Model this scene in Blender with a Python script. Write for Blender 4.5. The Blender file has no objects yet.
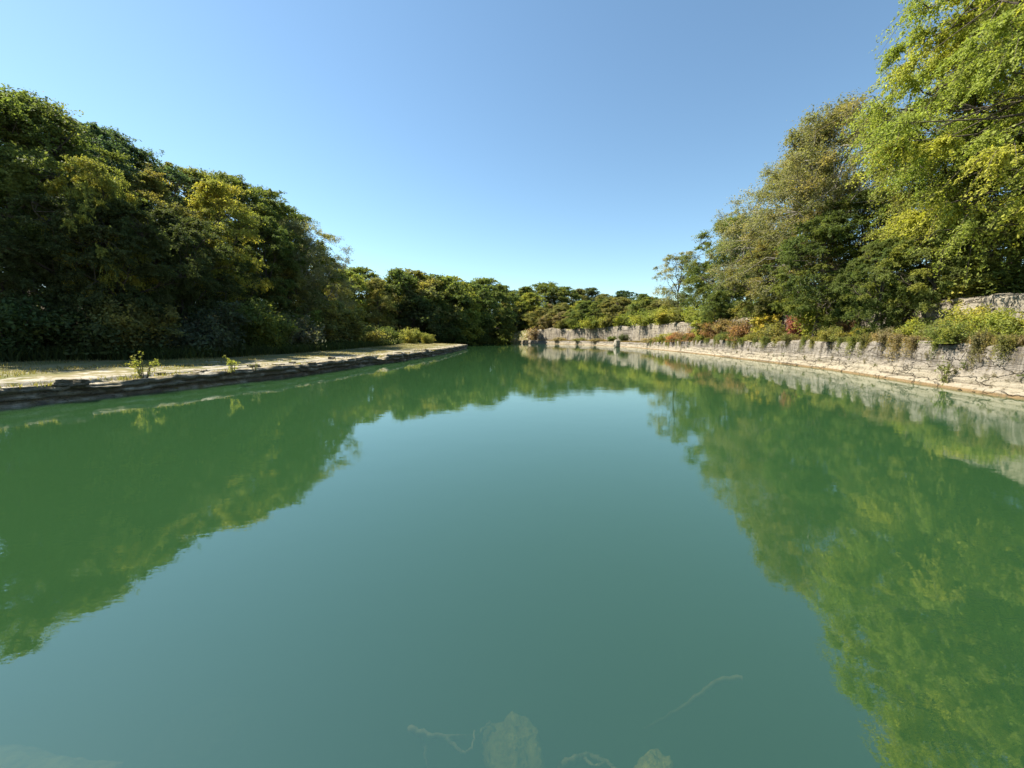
import bpy, math, random
import numpy as np
from mathutils import Vector, noise as mnoise

random.seed(7)
RNG = np.random.default_rng(11)
scene = bpy.context.scene
COL = scene.collection

# ------------------------------------------------------------------ camera
F = 400.0                      # focal length in pixels (ultra wide phone lens)
CAM_H = 2.0
PITCH = math.radians(6.6)
cam_data = bpy.data.cameras.new("camera")
cam_data.sensor_width = 36.0
cam_data.lens = 36.0 * F / 1024.0
cam_data.clip_end = 8000.0
cam_data.clip_start = 0.05
cam = bpy.data.objects.new("camera", cam_data)
cam.location = (0, 0, CAM_H)
cam.rotation_euler = (math.radians(90) - PITCH, 0, 0)
COL.objects.link(cam)
scene.camera = cam


def at(px, py, Y):
    """the point seen at a pixel of the photograph, Y metres ahead"""
    x = (px - 512) / F
    yc = (384 - py) / F
    fwd = math.cos(PITCH) + yc * math.sin(PITCH)
    up = yc * math.cos(PITCH) - math.sin(PITCH)
    return x / fwd * Y, CAM_H + up / fwd * Y


# ------------------------------------------------------------------ light
SUN_EL, SUN_AZ = math.radians(50), math.radians(-72)      # azimuth from +Y, negative = left
world = bpy.data.worlds.new("World")
scene.world = world
world.use_nodes = True
wn = world.node_tree
bg = wn.nodes["Background"]
sky = wn.nodes.new("ShaderNodeTexSky")
sky.sky_type = 'NISHITA'
sky.sun_disc = False
sky.sun_elevation = SUN_EL
sky.sun_rotation = SUN_AZ
sky.altitude = 0
sky.air_density = 1.0
sky.dust_density = 0.15
sky.ozone_density = 2.6
tintn = wn.nodes.new('ShaderNodeMix')
tintn.data_type = 'RGBA'
tintn.blend_type = 'MULTIPLY'
tintn.inputs[0].default_value = 1.0
tintn.inputs[7].default_value = (0.95, 1.04, 0.96, 1)
wn.links.new(sky.outputs[0], tintn.inputs[6])
wn.links.new(tintn.outputs[2], bg.inputs[0])
bg.inputs[1].default_value = 0.088

sun_d = bpy.data.lights.new("sun", 'SUN')
sun_d.energy = 5.0
sun_d.angle = math.radians(0.53)
sun_d.color = (1.0, 0.93, 0.80)
sun = bpy.data.objects.new("sun", sun_d)
sd = Vector((math.sin(SUN_AZ) * math.cos(SUN_EL), math.cos(SUN_AZ) * math.cos(SUN_EL), math.sin(SUN_EL)))
sun.rotation_euler = sd.to_track_quat('Z', 'Y').to_euler()
sun.location = (-40, 30, 60)
COL.objects.link(sun)

scene.view_settings.view_transform = 'Standard'
scene.view_settings.look = 'None'
scene.view_settings.gamma = 1
scene.view_settings.exposure = 1.25
scene.view_settings.use_curve_mapping = False
cy = scene.cycles
cy.max_bounces = 9
cy.diffuse_bounces = 5
cy.glossy_bounces = 3
cy.transmission_bounces = 3
cy.volume_bounces = 2
cy.transparent_max_bounces = 12
cy.use_denoising = True
cy.use_adaptive_sampling = True
cy.adaptive_threshold = 0.01
cy.caustics_reflective = False
cy.caustics_refractive = False
cy.sample_clamp_indirect = 4


# ------------------------------------------------------------------ node helpers
class NT:
    def __init__(self, name):
        self.m = bpy.data.materials.new(name)
        self.m.use_nodes = True
        self.t = self.m.node_tree
        self.t.nodes.clear()
        self.out = self.n("ShaderNodeOutputMaterial")

    def n(self, typ, **kw):
        nd = self.t.nodes.new(typ)
        for k, v in kw.items():
            setattr(nd, k, v)
        return nd

    def l(self, a, b):
        self.t.links.new(a, b)

    def put(self, sock, v):
        if hasattr(v, "links") or hasattr(v, "is_linked"):
            self.l(v, sock)
        else:
            sock.default_value = v

    def mix(self, fac, a, b, blend='MIX'):
        nd = self.n("ShaderNodeMix", data_type='RGBA', blend_type=blend)
        self.put(nd.inputs[0], fac)
        for s, v in ((nd.inputs[6], a), (nd.inputs[7], b)):
            self.put(s, v if hasattr(v, "is_linked") else (tuple(v) + (1,))[:4])
        return nd.outputs[2]

    def math(self, op, a, b=0.0, clamp=False):
        nd = self.n("ShaderNodeMath", operation=op)
        nd.use_clamp = clamp
        self.put(nd.inputs[0], a)
        self.put(nd.inputs[1], b)
        return nd.outputs[0]

    def noise(self, vec, scale, detail=3, rough=0.55, dist=0.0):
        nd = self.n("ShaderNodeTexNoise")
        if vec is not None:
            self.l(vec, nd.inputs['Vector'])
        nd.inputs['Scale'].default_value = scale
        nd.inputs['Detail'].default_value = detail
        nd.inputs['Roughness'].default_value = rough
        nd.inputs['Distortion'].default_value = dist
        return nd.outputs[0]

    def ramp(self, v, lo, hi, a=0.0, b=1.0):
        nd = self.n("ShaderNodeMapRange")
        nd.clamp = True
        self.put(nd.inputs[0], v)
        nd.inputs[1].default_value = lo
        nd.inputs[2].default_value = hi
        nd.inputs[3].default_value = a
        nd.inputs[4].default_value = b
        return nd.outputs[0]

    def mapping(self, vec, scale=(1, 1, 1), loc=(0, 0, 0)):
        nd = self.n("ShaderNodeMapping")
        self.l(vec, nd.inputs[0])
        nd.inputs['Scale'].default_value = scale
        nd.inputs['Location'].default_value = loc
        return nd.outputs[0]

    def attr(self, name):
        nd = self.n("ShaderNodeAttribute")
        nd.attribute_name = name
        return nd.outputs['Fac']

    def obj_coord(self):
        return self.n("ShaderNodeNewGeometry").outputs['Position']

    def principled(self, col, rough=0.9, spec=0.2, bump=None, bstr=0.5, bdist=0.05):
        p = self.n("ShaderNodeBsdfPrincipled")
        self.put(p.inputs['Base Color'], col if hasattr(col, "is_linked") else (tuple(col) + (1,))[:4])
        self.put(p.inputs['Roughness'], rough)
        p.inputs['Specular IOR Level'].default_value = spec
        if bump is not None:
            b = self.n("ShaderNodeBump")
            b.inputs['Strength'].default_value = bstr
            b.inputs['Distance'].default_value = bdist
            self.l(bump, b.inputs['Height'])
            self.l(b.outputs[0], p.inputs['Normal'])
        return p.outputs[0]

    def finish(self, sh):
        self.l(sh, self.out.inputs['Surface'])
        return self.m


# ------------------------------------------------------------------ materials
def leaf_material(name, translucent=0.5, gloss=0.06):
    N = NT(name)
    oi = N.n("ShaderNodeObjectInfo")
    tint = N.attr("tint")
    clump = N.attr("clump")
    base = oi.outputs['Color']
    # alpha of the object colour says how many of its boughs have turned
    turned = N.math('LESS_THAN', clump, oi.outputs['Alpha'])
    yellow = N.mix(1.0, base, (1.5, 1.36, 0.7), 'MULTIPLY')
    c = N.mix(N.math('MULTIPLY', turned, 0.75), base, yellow)
    k = N.ramp(tint, 0, 1, 0.55, 1.5)
    comb = N.n("ShaderNodeCombineColor")
    for i in range(3):
        N.l(k, comb.inputs[i])
    c = N.mix(1.0, c, comb.outputs[0], 'MULTIPLY')
    hs = N.n("ShaderNodeHueSaturation")
    N.l(c, hs.inputs['Color'])
    N.l(N.ramp(clump, 0, 1, 0.485, 0.515), hs.inputs['Hue'])
    hs.inputs['Saturation'].default_value = 0.88
    c = hs.outputs[0]
    p = N.principled(c, 0.65, gloss)
    t = N.n("ShaderNodeBsdfTranslucent")
    N.l(N.mix(1.0, c, (1.15, 1.2, 0.55), 'MULTIPLY'), t.inputs[0])
    mx = N.n("ShaderNodeMixShader")
    mx.inputs[0].default_value = translucent
    N.l(p, mx.inputs[1])
    N.l(t.outputs[0], mx.inputs[2])
    return N.finish(mx.outputs[0])


M_LEAF = leaf_material("leaves")


def bark_material():
    N = NT("bark")
    g = N.obj_coord()
    n1 = N.noise(N.mapping(g, (6, 6, 1.2)), 3, 4)
    c = N.mix(n1, (0.035, 0.028, 0.021), (0.13, 0.11, 0.085))
    return N.finish(N.principled(c, 0.9, 0.15, n1, 0.6, 0.03))


M_BARK = bark_material()


def pale_bark_material():
    N = NT("pale_bark")
    g = N.obj_coord()
    n1 = N.noise(N.mapping(g, (2, 2, 1)), 4, 4)
    c = N.mix(N.ramp(n1, .4, .6), (0.14, 0.11, 0.085), (0.42, 0.39, 0.33))
    return N.finish(N.principled(c, 0.9, 0.15, n1, 0.4, 0.02))


M_PALE = pale_bark_material()


def ground_material():
    N = NT("ground")
    g = N.obj_coord()
    rock = N.attr("rock")
    forest = N.attr("forest")
    bed = N.attr("bed")
    big = N.noise(g, 0.35, 4)
    mid = N.noise(g, 1.7, 5, 0.65)
    fine = N.noise(g, 14, 4, 0.7)
    grass = N.mix(mid, (0.15, 0.13, 0.06), (0.31, 0.26, 0.13))
    grass = N.mix(N.ramp(big, .45, .65), grass, (0.10, 0.11, 0.03))
    lime = N.mix(N.ramp(mid, .35, .7), (0.26, 0.225, 0.165), (0.46, 0.42, 0.34))
    lime = N.mix(N.ramp(fine, .55, .75), lime, (0.25, 0.20, 0.12))
    nz = N.math('ADD', N.math('MULTIPLY', mid, 0.9), N.math('MULTIPLY', fine, 0.25))
    rk = N.ramp(N.math('ADD', rock, N.math('MULTIPLY', N.math('SUBTRACT', nz, 0.6), 3.0)), 0.50, 0.75)
    c = N.mix(rk, grass, lime)
    litter = N.mix(fine, (0.03, 0.024, 0.014), (0.10, 0.075, 0.04))
    c = N.mix(forest, c, litter)
    mud = N.mix(N.ramp(mid, .4, .65), (0.14, 0.15, 0.08), (0.30, 0.29, 0.16))
    c = N.mix(bed, c, mud)
    h = N.math('ADD', mid, N.math('MULTIPLY', fine, 0.3))
    return N.finish(N.principled(c, 0.95, 0.1, h, 0.7, 0.12))


M_GROUND = ground_material()


def ledge_material():
    N = NT("ledge_rock")
    uv = N.n("ShaderNodeUVMap").outputs[0]
    g = N.obj_coord()
    geo = N.n("ShaderNodeNewGeometry")
    strata = N.noise(N.mapping(uv, (0.6, 14, 1)), 2.0, 4, 0.6, 0.3)
    n1 = N.noise(g, 3.0, 5, 0.65)
    n2 = N.noise(g, 16, 4, 0.7)
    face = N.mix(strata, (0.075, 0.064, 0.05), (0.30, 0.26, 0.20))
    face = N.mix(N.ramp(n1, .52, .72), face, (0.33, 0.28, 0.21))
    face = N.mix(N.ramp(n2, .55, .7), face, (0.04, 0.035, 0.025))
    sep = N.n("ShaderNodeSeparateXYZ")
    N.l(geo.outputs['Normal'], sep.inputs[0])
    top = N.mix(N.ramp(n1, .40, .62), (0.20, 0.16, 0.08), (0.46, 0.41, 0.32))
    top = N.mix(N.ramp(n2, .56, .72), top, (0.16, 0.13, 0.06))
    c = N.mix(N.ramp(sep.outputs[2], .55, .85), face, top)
    h = N.math('ADD', strata, N.math('MULTIPLY', n2, 0.5))
    return N.finish(N.principled(c, 0.95, 0.1, h, 0.9, 0.06))


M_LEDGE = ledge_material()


def wall_material(name, upper):
    N = NT(name)
    uv = N.n("ShaderNodeUVMap").outputs[0]
    g = N.obj_coord()
    sep = N.n("ShaderNodeSeparateXYZ")
    N.l(g, sep.inputs[0])
    z = sep.outputs[2]
    big = N.noise(N.mapping(uv, (0.35, 0.5, 1)), 1.0, 4)
    streak = N.noise(N.mapping(uv, (2.6, 0.28, 1)), 1.0, 5, 0.6, 0.4)
    streak2 = N.noise(N.mapping(uv, (0.8, 0.12, 1), (7, 3, 0)), 1.0, 3, 0.6, 0.2)
    strata = N.noise(N.mapping(uv, (0.5, 9, 1)), 1.0, 4, 0.6)
    pit = N.noise(g, 4.5, 6, 0.75)
    finer = N.noise(g, 22, 3, 0.7)
    cream = N.mix(strata, (0.28, 0.235, 0.165), (0.42, 0.375, 0.29))
    grey = N.mix(big, (0.19, 0.17, 0.145), (0.36, 0.32, 0.27))
    if upper:
        c = N.mix(N.ramp(streak2, .38, .56), grey, cream)
        c = N.mix(N.ramp(streak, .47, .60, 0, .75), c, (0.12, 0.105, 0.095))
        c = N.mix(N.ramp(pit, .56, .68, 0, .8), c, (0.10, 0.085, 0.06))
    else:
        zz = N.math('ADD', z, N.math('MULTIPLY', big, 0.7))
        c = N.mix(N.ramp(zz, 0.75, 1.25), cream, grey)
        dk = N.math('MULTIPLY', N.ramp(streak, .49, .60), N.ramp(zz, 0.8, 1.6, 0.0, 0.85))
        c = N.mix(dk, c, (0.085, 0.073, 0.06))
        wet = N.ramp(N.math('ADD', z, N.math('MULTIPLY', finer, 0.05)), 0.09, 0.13, 0.85, 0)
        c = N.mix(wet, c, (0.20, 0.125, 0.05))
        c = N.mix(N.ramp(pit, .53, .60, 0, .85), c, (0.12, 0.10, 0.06))
    c = N.mix(N.ramp(finer, .5, .75, 0, .5), c, (0.24, 0.19, 0.12))
    vor = N.n("ShaderNodeTexVoronoi", feature='DISTANCE_TO_EDGE')
    wob = N.n("ShaderNodeVectorMath", operation='ADD')
    ns = N.n("ShaderNodeTexNoise")
    ns.inputs['Scale'].default_value = 1.6
    ns.inputs['Detail'].default_value = 4
    N.l(uv, ns.inputs['Vector'])
    N.l(N.mapping(uv, (0.55, 1.7, 1)), wob.inputs[0])
    N.l(ns.outputs[1], wob.inputs[1])
    N.l(wob.outputs[0], vor.inputs['Vector'])
    vor.inputs['Scale'].default_value = 1.0
    crack = N.ramp(vor.outputs[0], 0.0, 0.035, 1, 0)
    crack = N.math('MULTIPLY', crack, N.ramp(big, .38, .5))
    joint = N.ramp(N.noise(N.mapping(uv, (0.15, 5.5, 1), (3, 1, 0)), 1.0, 3, 0.5, 0.2), .60, .64)
    c = N.mix(N.math('MULTIPLY', N.math('MAXIMUM', crack, joint), .75 if upper else .5), c, (0.07, 0.055, 0.04))
    h = N.math('SUBTRACT', N.math('ADD', N.math('MULTIPLY', strata, 0.8), N.math('ADD', pit, streak)), crack)
    return N.finish(N.principled(c, 0.95, 0.1, h, 1.0, 0.12))


M_WALL_LOW = wall_material("lower_quarry_rock", False)
M_WALL_UP = wall_material("upper_quarry_rock", True)


def water_material():
    N = NT("water")
    g = N.obj_coord()
    r1 = N.noise(N.mapping(g, (1.0, 1.7, 1)), 11.0, 3, 0.5)
    r2 = N.noise(N.mapping(g, (1.0, 1.4, 1)), 0.9, 2, 0.5)
    r3 = N.noise(N.mapping(g, (1.0, 1.8, 1)), 3.2, 2, 0.5)
    # calmer and more rippled patches
    calm = N.ramp(N.noise(g, 0.09, 2), .35, .65, .35, 1.2)
    h = N.math('ADD', N.math('MULTIPLY', N.math('MULTIPLY', r1, calm), 0.00042), N.math('ADD', N.math('MULTIPLY', r2, 0.0022), N.math('MULTIPLY', N.math('MULTIPLY', r3, calm), 0.0009)))
    b = N.n("ShaderNodeBump")
    b.inputs['Strength'].default_value = 1.0
    b.inputs['Distance'].default_value = 1.0
    N.l(h, b.inputs['Height'])
    fr = N.n("ShaderNodeFresnel")
    # the same air-to-water index from both sides of the surface
    bf = N.n('ShaderNodeNewGeometry').outputs['Backfacing']
    N.l(N.ramp(bf, 0, 1, 2.5, 1 / 2.5), fr.inputs[0])
    N.l(b.outputs[0], fr.inputs['Normal'])
    gl = N.n("ShaderNodeBsdfGlossy")
    gl.inputs['Roughness'].default_value = 0.0
    gl.inputs['Color'].default_value = (0.97, 0.99, 1, 1)
    N.l(b.outputs[0], gl.inputs['Normal'])
    tr = N.n("ShaderNodeBsdfTransparent")
    mx = N.n("ShaderNodeMixShader")
    N.l(fr.outputs[0], mx.inputs[0])
    N.l(tr.outputs[0], mx.inputs[1])
    N.l(gl.outputs[0], mx.inputs[2])
    v = N.n("ShaderNodeVolumePrincipled")
    v.inputs['Color'].default_value = (0.105, 0.262, 0.098, 1)
    v.inputs['Density'].default_value = 3.4
    v.inputs['Anisotropy'].default_value = 0.0
    N.l(v.outputs[0], N.out.inputs['Volume'])
    return N.finish(mx.outputs[0])


M_WATER = water_material()


def simple_material(name, a, b, scale=6, rough=0.9, bd=0.02):
    N = NT(name)
    n1 = N.noise(N.obj_coord(), scale, 4, 0.65)
    return N.finish(N.principled(N.mix(N.ramp(n1, .35, .65), a, b), rough, 0.15, n1, 0.6, bd))


M_WOODSUB = simple_material("silted_wood", (0.20, 0.18, 0.06), (0.45, 0.40, 0.16), 20)
M_ROCKSUB = simple_material("silted_rock", (0.26, 0.22, 0.04), (0.60, 0.52, 0.10), 14, bd=0.05)
M_BLOCK = simple_material("pale_stone", (0.28, 0.24, 0.18), (0.50, 0.45, 0.36), 3, bd=0.06)
M_GREYSTONE = simple_material("grey_stone", (0.12, 0.12, 0.115), (0.26, 0.25, 0.23), 3, bd=0.06)


# ------------------------------------------------------------------ mesh helpers
def make_mesh(name, V, Fc, mat, attrs=None, uv=None, smooth=False):
    V = np.asarray(V, dtype=np.float32)
    me = bpy.data.meshes.new(name)
    if isinstance(Fc, np.ndarray):
        k = Fc.shape[1]
        me.vertices.add(len(V))
        me.vertices.foreach_set("co", V.ravel())
        me.loops.add(Fc.size)
        me.loops.foreach_set("vertex_index", Fc.astype(np.int32).ravel())
        me.polygons.add(len(Fc))
        me.polygons.foreach_set("loop_start", np.arange(0, Fc.size, k, dtype=np.int32))
        me.polygons.foreach_set("loop_total", np.full(len(Fc), k, dtype=np.int32))
        me.update(calc_edges=True)
    else:
        me.from_pydata(V.tolist(), [], Fc)
    for an, (dom, data) in (attrs or {}).items():
        a = me.attributes.new(an, 'FLOAT', dom)
        a.data.foreach_set("value", np.asarray(data, dtype=np.float32).ravel())
    if uv is not None:
        ul = me.uv_layers.new(name="UVMap")
        li = np.empty(len(me.loops), dtype=np.int32)
        me.loops.foreach_get("vertex_index", li)
        ul.data.foreach_set("uv", np.asarray(uv, dtype=np.float32)[li].ravel())
    if smooth:
        me.polygons.foreach_set("use_smooth", np.ones(len(me.polygons), dtype=bool))
    me.materials.append(mat)
    return me


def link(name, me, parent=None):
    o = bpy.data.objects.new(name, me)
    COL.objects.link(o)
    if parent is not None:
        o.parent = parent
    return o


def tag(o, label, cat, group=None, kind=None):
    if label:
        o["label"] = label
    if cat:
        o["category"] = cat
    if group:
        o["group"] = group
    if kind:
        o["kind"] = kind
    return o


def grid_faces(nr, nc):
    i = np.arange(nr - 1)[:, None]
    j = np.arange(nc - 1)[None, :]
    a = i * nc + j
    return np.stack([a, a + 1, a + nc + 1, a + nc], axis=-1).reshape(-1, 4)


class Tubes:
    """tapered tubes collected into one mesh"""
    def __init__(self):
        self.V, self.F, self.n = [], [], 0

    def add(self, pts, radii, sides=6):
        pts = np.asarray(pts, dtype=float)
        k = len(pts)
        tang = np.gradient(pts, axis=0)
        tang /= np.linalg.norm(tang, axis=1)[:, None] + 1e-9
        ref = np.array([0.3, 0.2, 1.0]) if abs(tang[0][2]) < 0.8 else np.array([1.0, 0.1, 0.0])
        a = np.cross(tang, ref)
        a /= np.linalg.norm(a, axis=1)[:, None] + 1e-9
        b = np.cross(tang, a)
        ang = np.linspace(0, 2 * math.pi, sides, endpoint=False)
        ring = (np.cos(ang)[None, :, None] * a[:, None, :] + np.sin(ang)[None, :, None] * b[:, None, :])
        V = pts[:, None, :] + ring * np.asarray(radii)[:, None, None]
        self.V.append(V.reshape(-1, 3))
        i = np.arange(k - 1)[:, None]
        j = np.arange(sides)[None, :]
        j2 = (j + 1) % sides
        f = np.stack([i * sides + j, i * sides + j2, (i + 1) * sides + j2, (i + 1) * sides + j], -1).reshape(-1, 4)
        self.F.append(f + self.n)
        self.n += k * sides

    def mesh(self, name, mat):
        return make_mesh(name, np.concatenate(self.V), np.concatenate(self.F), mat, smooth=True)


def unit(v):
    return v / (np.linalg.norm(v, axis=-1, keepdims=True) + 1e-9)


def leaves_mesh(name, P, Nrm, size, clump, rng, aspect=0.6, mat=None):
    n = len(P)
    t = unit(np.cross(Nrm, rng.normal(size=(n, 3))))
    b = np.cross(Nrm, t)
    L = (size * 0.5)[:, None]
    W = L * aspect
    fold = Nrm * L * 0.25
    V = np.stack([P - t * L, P + b * W - fold, P + t * L, P - b * W - fold], axis=1).reshape(-1, 3)
    Fc = np.arange(n * 4).reshape(-1, 4)
    tint = np.clip(rng.normal(0.45, 0.2, n), 0, 1)
    return make_mesh(name, V, Fc, mat or M_LEAF, {"tint": ('FACE', tint), "clump": ('FACE', clump)})


def build_tree(name, H=14, R=4.5, zb=2.5, trunk_r=0.22, clumps=90, rc=1.3, twigs=16, per_twig=26,
               leaf=0.2, droop=0.25, flat=0.65, top=0.75, seed=1, bark=None, limbs=9, aspect=0.6,
               twig_tubes=False, lean=(0, 0), ragged=0.3, fill=0.35, jit=0.11):
    """returns (trunk mesh, crown mesh) of a broadleaf tree with its base at the origin"""
    rng = np.random.default_rng(seed)
    tb = Tubes()
    nz = 9
    tz = np.linspace(-0.5, H * 0.86, nz)
    wob = np.cumsum(rng.normal(0, 0.12, (nz, 2)), axis=0) * (H / 14)
    wob -= wob[0]
    lx = np.linspace(0, 1, nz)[:, None] * np.array(lean)[None, :]
    tp = np.column_stack([wob + lx, tz])
    tr = trunk_r * (1 - 0.85 * np.linspace(0, 1, nz)) * (1 + 0.5 * np.exp(-np.linspace(0, 9, nz)))
    tb.add(tp, tr, 8)

    def trunk_at(z):
        return np.array([np.interp(z, tz, tp[:, 0]), np.interp(z, tz, tp[:, 1]), z])
    ph = rng.uniform(0, 6.28, 6)

    def env(t, az):
        pr = np.sin(math.pi * np.clip(0.16 + 0.80 * t ** (1.15 * top / 0.75), 0, 1)) ** 0.75
        nn = 1 + ragged * (0.5 * np.sin(2 * az + ph[0] + 3 * t) + 0.5 * np.sin(3 * az + ph[1] - 5 * t)
                           + 0.35 * np.sin(5 * az + ph[2] + 9 * t))
        return R * pr * nn
    # main limbs
    lp = []
    for k in range(limbs):
        az = k * 2.4 + rng.uniform(-.3, .3)
        t = 0.15 + 0.75 * k / limbs + rng.uniform(-.05, .05)
        zend = zb + (H - zb) * t
        e = env(np.array(t), np.array(az)) * 0.72
        zs = zb * 0.7 + (zend - zb) * 0.55
        s = trunk_at(zs)
        end = trunk_at(min(zend, H * .85)) + np.array([math.cos(az) * e, math.sin(az) * e, 0])
        end[2] = zend
        u = np.linspace(0, 1, 7)[:, None]
        pts = s * (1 - u) + end * u
        pts[:, 2] += (np.sin(u * math.pi) * 0.10 * (H - zb) * rng.uniform(-.2, 1)).ravel()
        pts += np.vstack([[0, 0, 0], rng.normal(0, 0.14 * H / 14, (6, 3))])
        r0 = trunk_r * rng.uniform(0.35, 0.55)
        tb.add(pts, r0 * (1 - 0.8 * u.ravel()), 6)
        lp.append(pts)
    lp.append(tp[3:])
    limbpts = np.concatenate(lp)
    # clumps
    n = clumps
    t = rng.uniform(0, 1, n) ** 0.85
    az = rng.uniform(0, 2 * math.pi, n)
    fr = np.where(rng.uniform(size=n) < fill, rng.uniform(0.2, 0.7, n), rng.uniform(0.7, 1.0, n))
    rr = env(t, az) * fr
    C = np.column_stack([rr * np.cos(az), rr * np.sin(az), zb + (H - zb - rc * .5) * t])
    C[:, 0] += np.interp(C[:, 2], tz, tp[:, 0])
    C[:, 1] += np.interp(C[:, 2], tz, tp[:, 1])
    crc = rc * rng.uniform(0.65, 1.25, n)
    for i in range(n):
        d = np.linalg.norm((limbpts - C[i]) * np.array([1, 1, 1.4]), axis=1) + 1.2 * np.maximum(0, limbpts[:, 2] - C[i][2])
        s = limbpts[int(np.argsort(d)[rng.integers(0, 5)])]
        mid = (s + C[i]) / 2 + rng.normal(0, 0.32, 3) * crc[i] + np.array([0, 0, 0.15 * crc[i]])
        tb.add(np.array([s, mid, C[i]]), [trunk_r * .16, trunk_r * .10, trunk_r * .05], 4)
    # twigs
    d = unit(rng.normal(size=(n, twigs, 3)))
    out = unit(C - np.array([0, 0, zb + (H - zb) * .4]))
    d = unit(d + out[:, None, :] * 0.55)
    d[..., 2] *= flat
    ln = crc[:, None] * rng.uniform(0.6, 1.35, (n, twigs))
    if twig_tubes:
        for i in range(n):
            for k in range(0, twigs, 2):
                e = C[i] + d[i, k] * ln[i, k]
                e[2] -= droop * ln[i, k]
                m = C[i] + d[i, k] * ln[i, k] * .55
                tb.add(np.array([C[i], m, e]), [trunk_r * .05, trunk_r * .03, trunk_r * .012], 3)
    u = rng.uniform(0.15, 1, (n, twigs, per_twig))
    P = C[:, None, None, :] + d[:, :, None, :] * (ln[:, :, None] * u)[..., None]
    P[..., 2] -= droop * ln[:, :, None] * u ** 2
    P += rng.normal(size=P.shape) * (jit * crc)[:, None, None, None] * (1.1 - 0.5 * u)[..., None]
    Nn = unit(rng.normal(size=P.shape) * 0.7 + np.array([0, 0, 0.75]) + (d[:, :, None, :] * 0.35) + out[:, None, None, :] * 0.25)
    m = n * twigs * per_twig
    clump = np.repeat(rng.uniform(0, 1, n), twigs * per_twig)
    clump = np.clip(clump + np.repeat(rng.normal(0, .05, n * twigs), per_twig), 0, 1)
    sz = leaf * rng.uniform(0.6, 1.3, m)
    crown = leaves_mesh(name + "_crown", P.reshape(-1, 3), Nn.reshape(-1, 3), sz, clump, rng, aspect)
    trunk = tb.mesh(name + "_trunk", bark or M_BARK)
    zs = P.reshape(-1, 3)[:, 2]
    return trunk, crown, float(np.percentile(zs, 99.6))


def build_bush(name, R=1.0, H=1.2, stems=14, twigs=8, per_twig=26, leaf=0.12, seed=1, droop=0.2, upright=0.6, aspect=0.55, floor=0.0):
    """shrub of arching stems, base at origin"""
    rng = np.random.default_rng(seed)
    tb = Tubes()
    Ps, Ns, cl = [], [], []
    for s in range(stems):
        az = rng.uniform(0, 6.28)
        e = R * rng.uniform(0.1, 0.95) ** 0.7
        h = H * math.sqrt(max(0.1, 1 - (e / R) ** 2 * 0.75)) * rng.uniform(0.65, 1.1)
        end = np.array([math.cos(az) * e, math.sin(az) * e, h])
        base = np.array([math.cos(az) * e * .2, math.sin(az) * e * .2, -0.1])
        mid = (base + end) / 2 + np.array([math.cos(az) * -e * .12, math.sin(az) * -e * .12, H * .12])
        tb.add([base, mid, end], [0.018 * R + .006, 0.012 * R + .004, .004], 4)
        cc = rng.uniform()
        for k in range(twigs):
            u0 = rng.uniform(0.15, 1)
            o = base * (1 - u0) ** 2 + 2 * mid * u0 * (1 - u0) + end * u0 ** 2
            d = unit(rng.normal(size=3) + np.array([math.cos(az) * .4, math.sin(az) * .4, upright]))
            L = 0.42 * R * rng.uniform(.6, 1.3)
            u = rng.uniform(0, 1, per_twig)
            P = o + d * (u * L)[:, None] + rng.normal(0, 0.07 * R, (per_twig, 3))
            P[:, 2] -= droop * L * u ** 2
            Ps.append(P)
            Ns.append(unit(rng.normal(size=(per_twig, 3)) * .7 + d * .4 + np.array([0, 0, .7])))
            cl.append(np.full(per_twig, np.clip(cc + rng.normal(0, .08), 0, 1)))
    P = np.concatenate(Ps)
    P[:, 2] = np.maximum(P[:, 2], floor)
    crown = leaves_mesh(name + "_foliage", P, np.concatenate(Ns), leaf * rng.uniform(.6, 1.3, len(P)), np.concatenate(cl), rng, aspect)
    return tb.mesh(name + "_stems", M_BARK), crown, H


# ------------------------------------------------------------------ shorelines and terrain
def curve(pts):
    a = np.array(pts, dtype=float)
    return lambda y: np.interp(y, a[:, 0], a[:, 1])


XL = curve([(-60, -15.4), (8, -14.9), (11.4, -14.6), (13.3, -13.8), (16.3, -12.8), (20.5, -11.5), (26, -11.0), (34, -9.9),
            (47, -8.7), (60, -8.6), (78, -8.9), (86, -10.2), (90, -14.5), (96, -24), (104, -28), (116, -28), (130, -22),
            (146, -14), (150, -8), (153, -2)])
XR = curve([(-60, 15.0), (0, 16.3), (13.6, 17.4), (26, 20.8), (47, 23.5), (65, 24.9), (80, 25.6), (95, 25.0), (107, 22.6),
            (125, 14.6), (140, 7.0), (148, 4.4), (152, 3.0), (153, -1)])
XT = curve([(-60, -24), (10, -25), (18, -22.5), (22, -18.5), (30, -17.5), (40, -17.2), (60, -18.5), (80, -22), (100, -30),
            (150, -16)])          # edge of the wood on the left
Y_END = 153.0


def shelf_z(y):
    return 1.80 - 0.75 * min(max((y - 48) / 30, 0), 1)


def top_z(y):
    return 3.9 + 0.9 * min(max((y - 40) / 50, 0), 1)


def ground_z(x, y):
    """land height away from the basin"""
    xl, xr = float(XL(y)), float(XR(y))
    if y > Y_END:
        d = y - Y_END
        side = min(max((x + 6) / 10, 0), 1)
        return (0.5 + min(d, 12) * 0.25) * (1 - side) + side * 4.7 + min(max(d - 3, 0), 260) * 0.10
    if x <= xl + 0.01:
        d = xl - x
        dt = float(XT(y)) - x
        z = 0.60 + 0.035 * min(d, 10)
        if dt > 0:
            z += min(dt, 45) * 0.17
        return z + 0.06 * mnoise.noise(Vector((x * .5, y * .5, 0)))
    if x >= xr - 0.01:
        d = x - xr
        z = top_z(y) - .15 + min(max(d - 3.5, 0), 60) * 0.12
        if d < 3.2:
            z = shelf_z(y) - .06
        return z
    return -1.8


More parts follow.
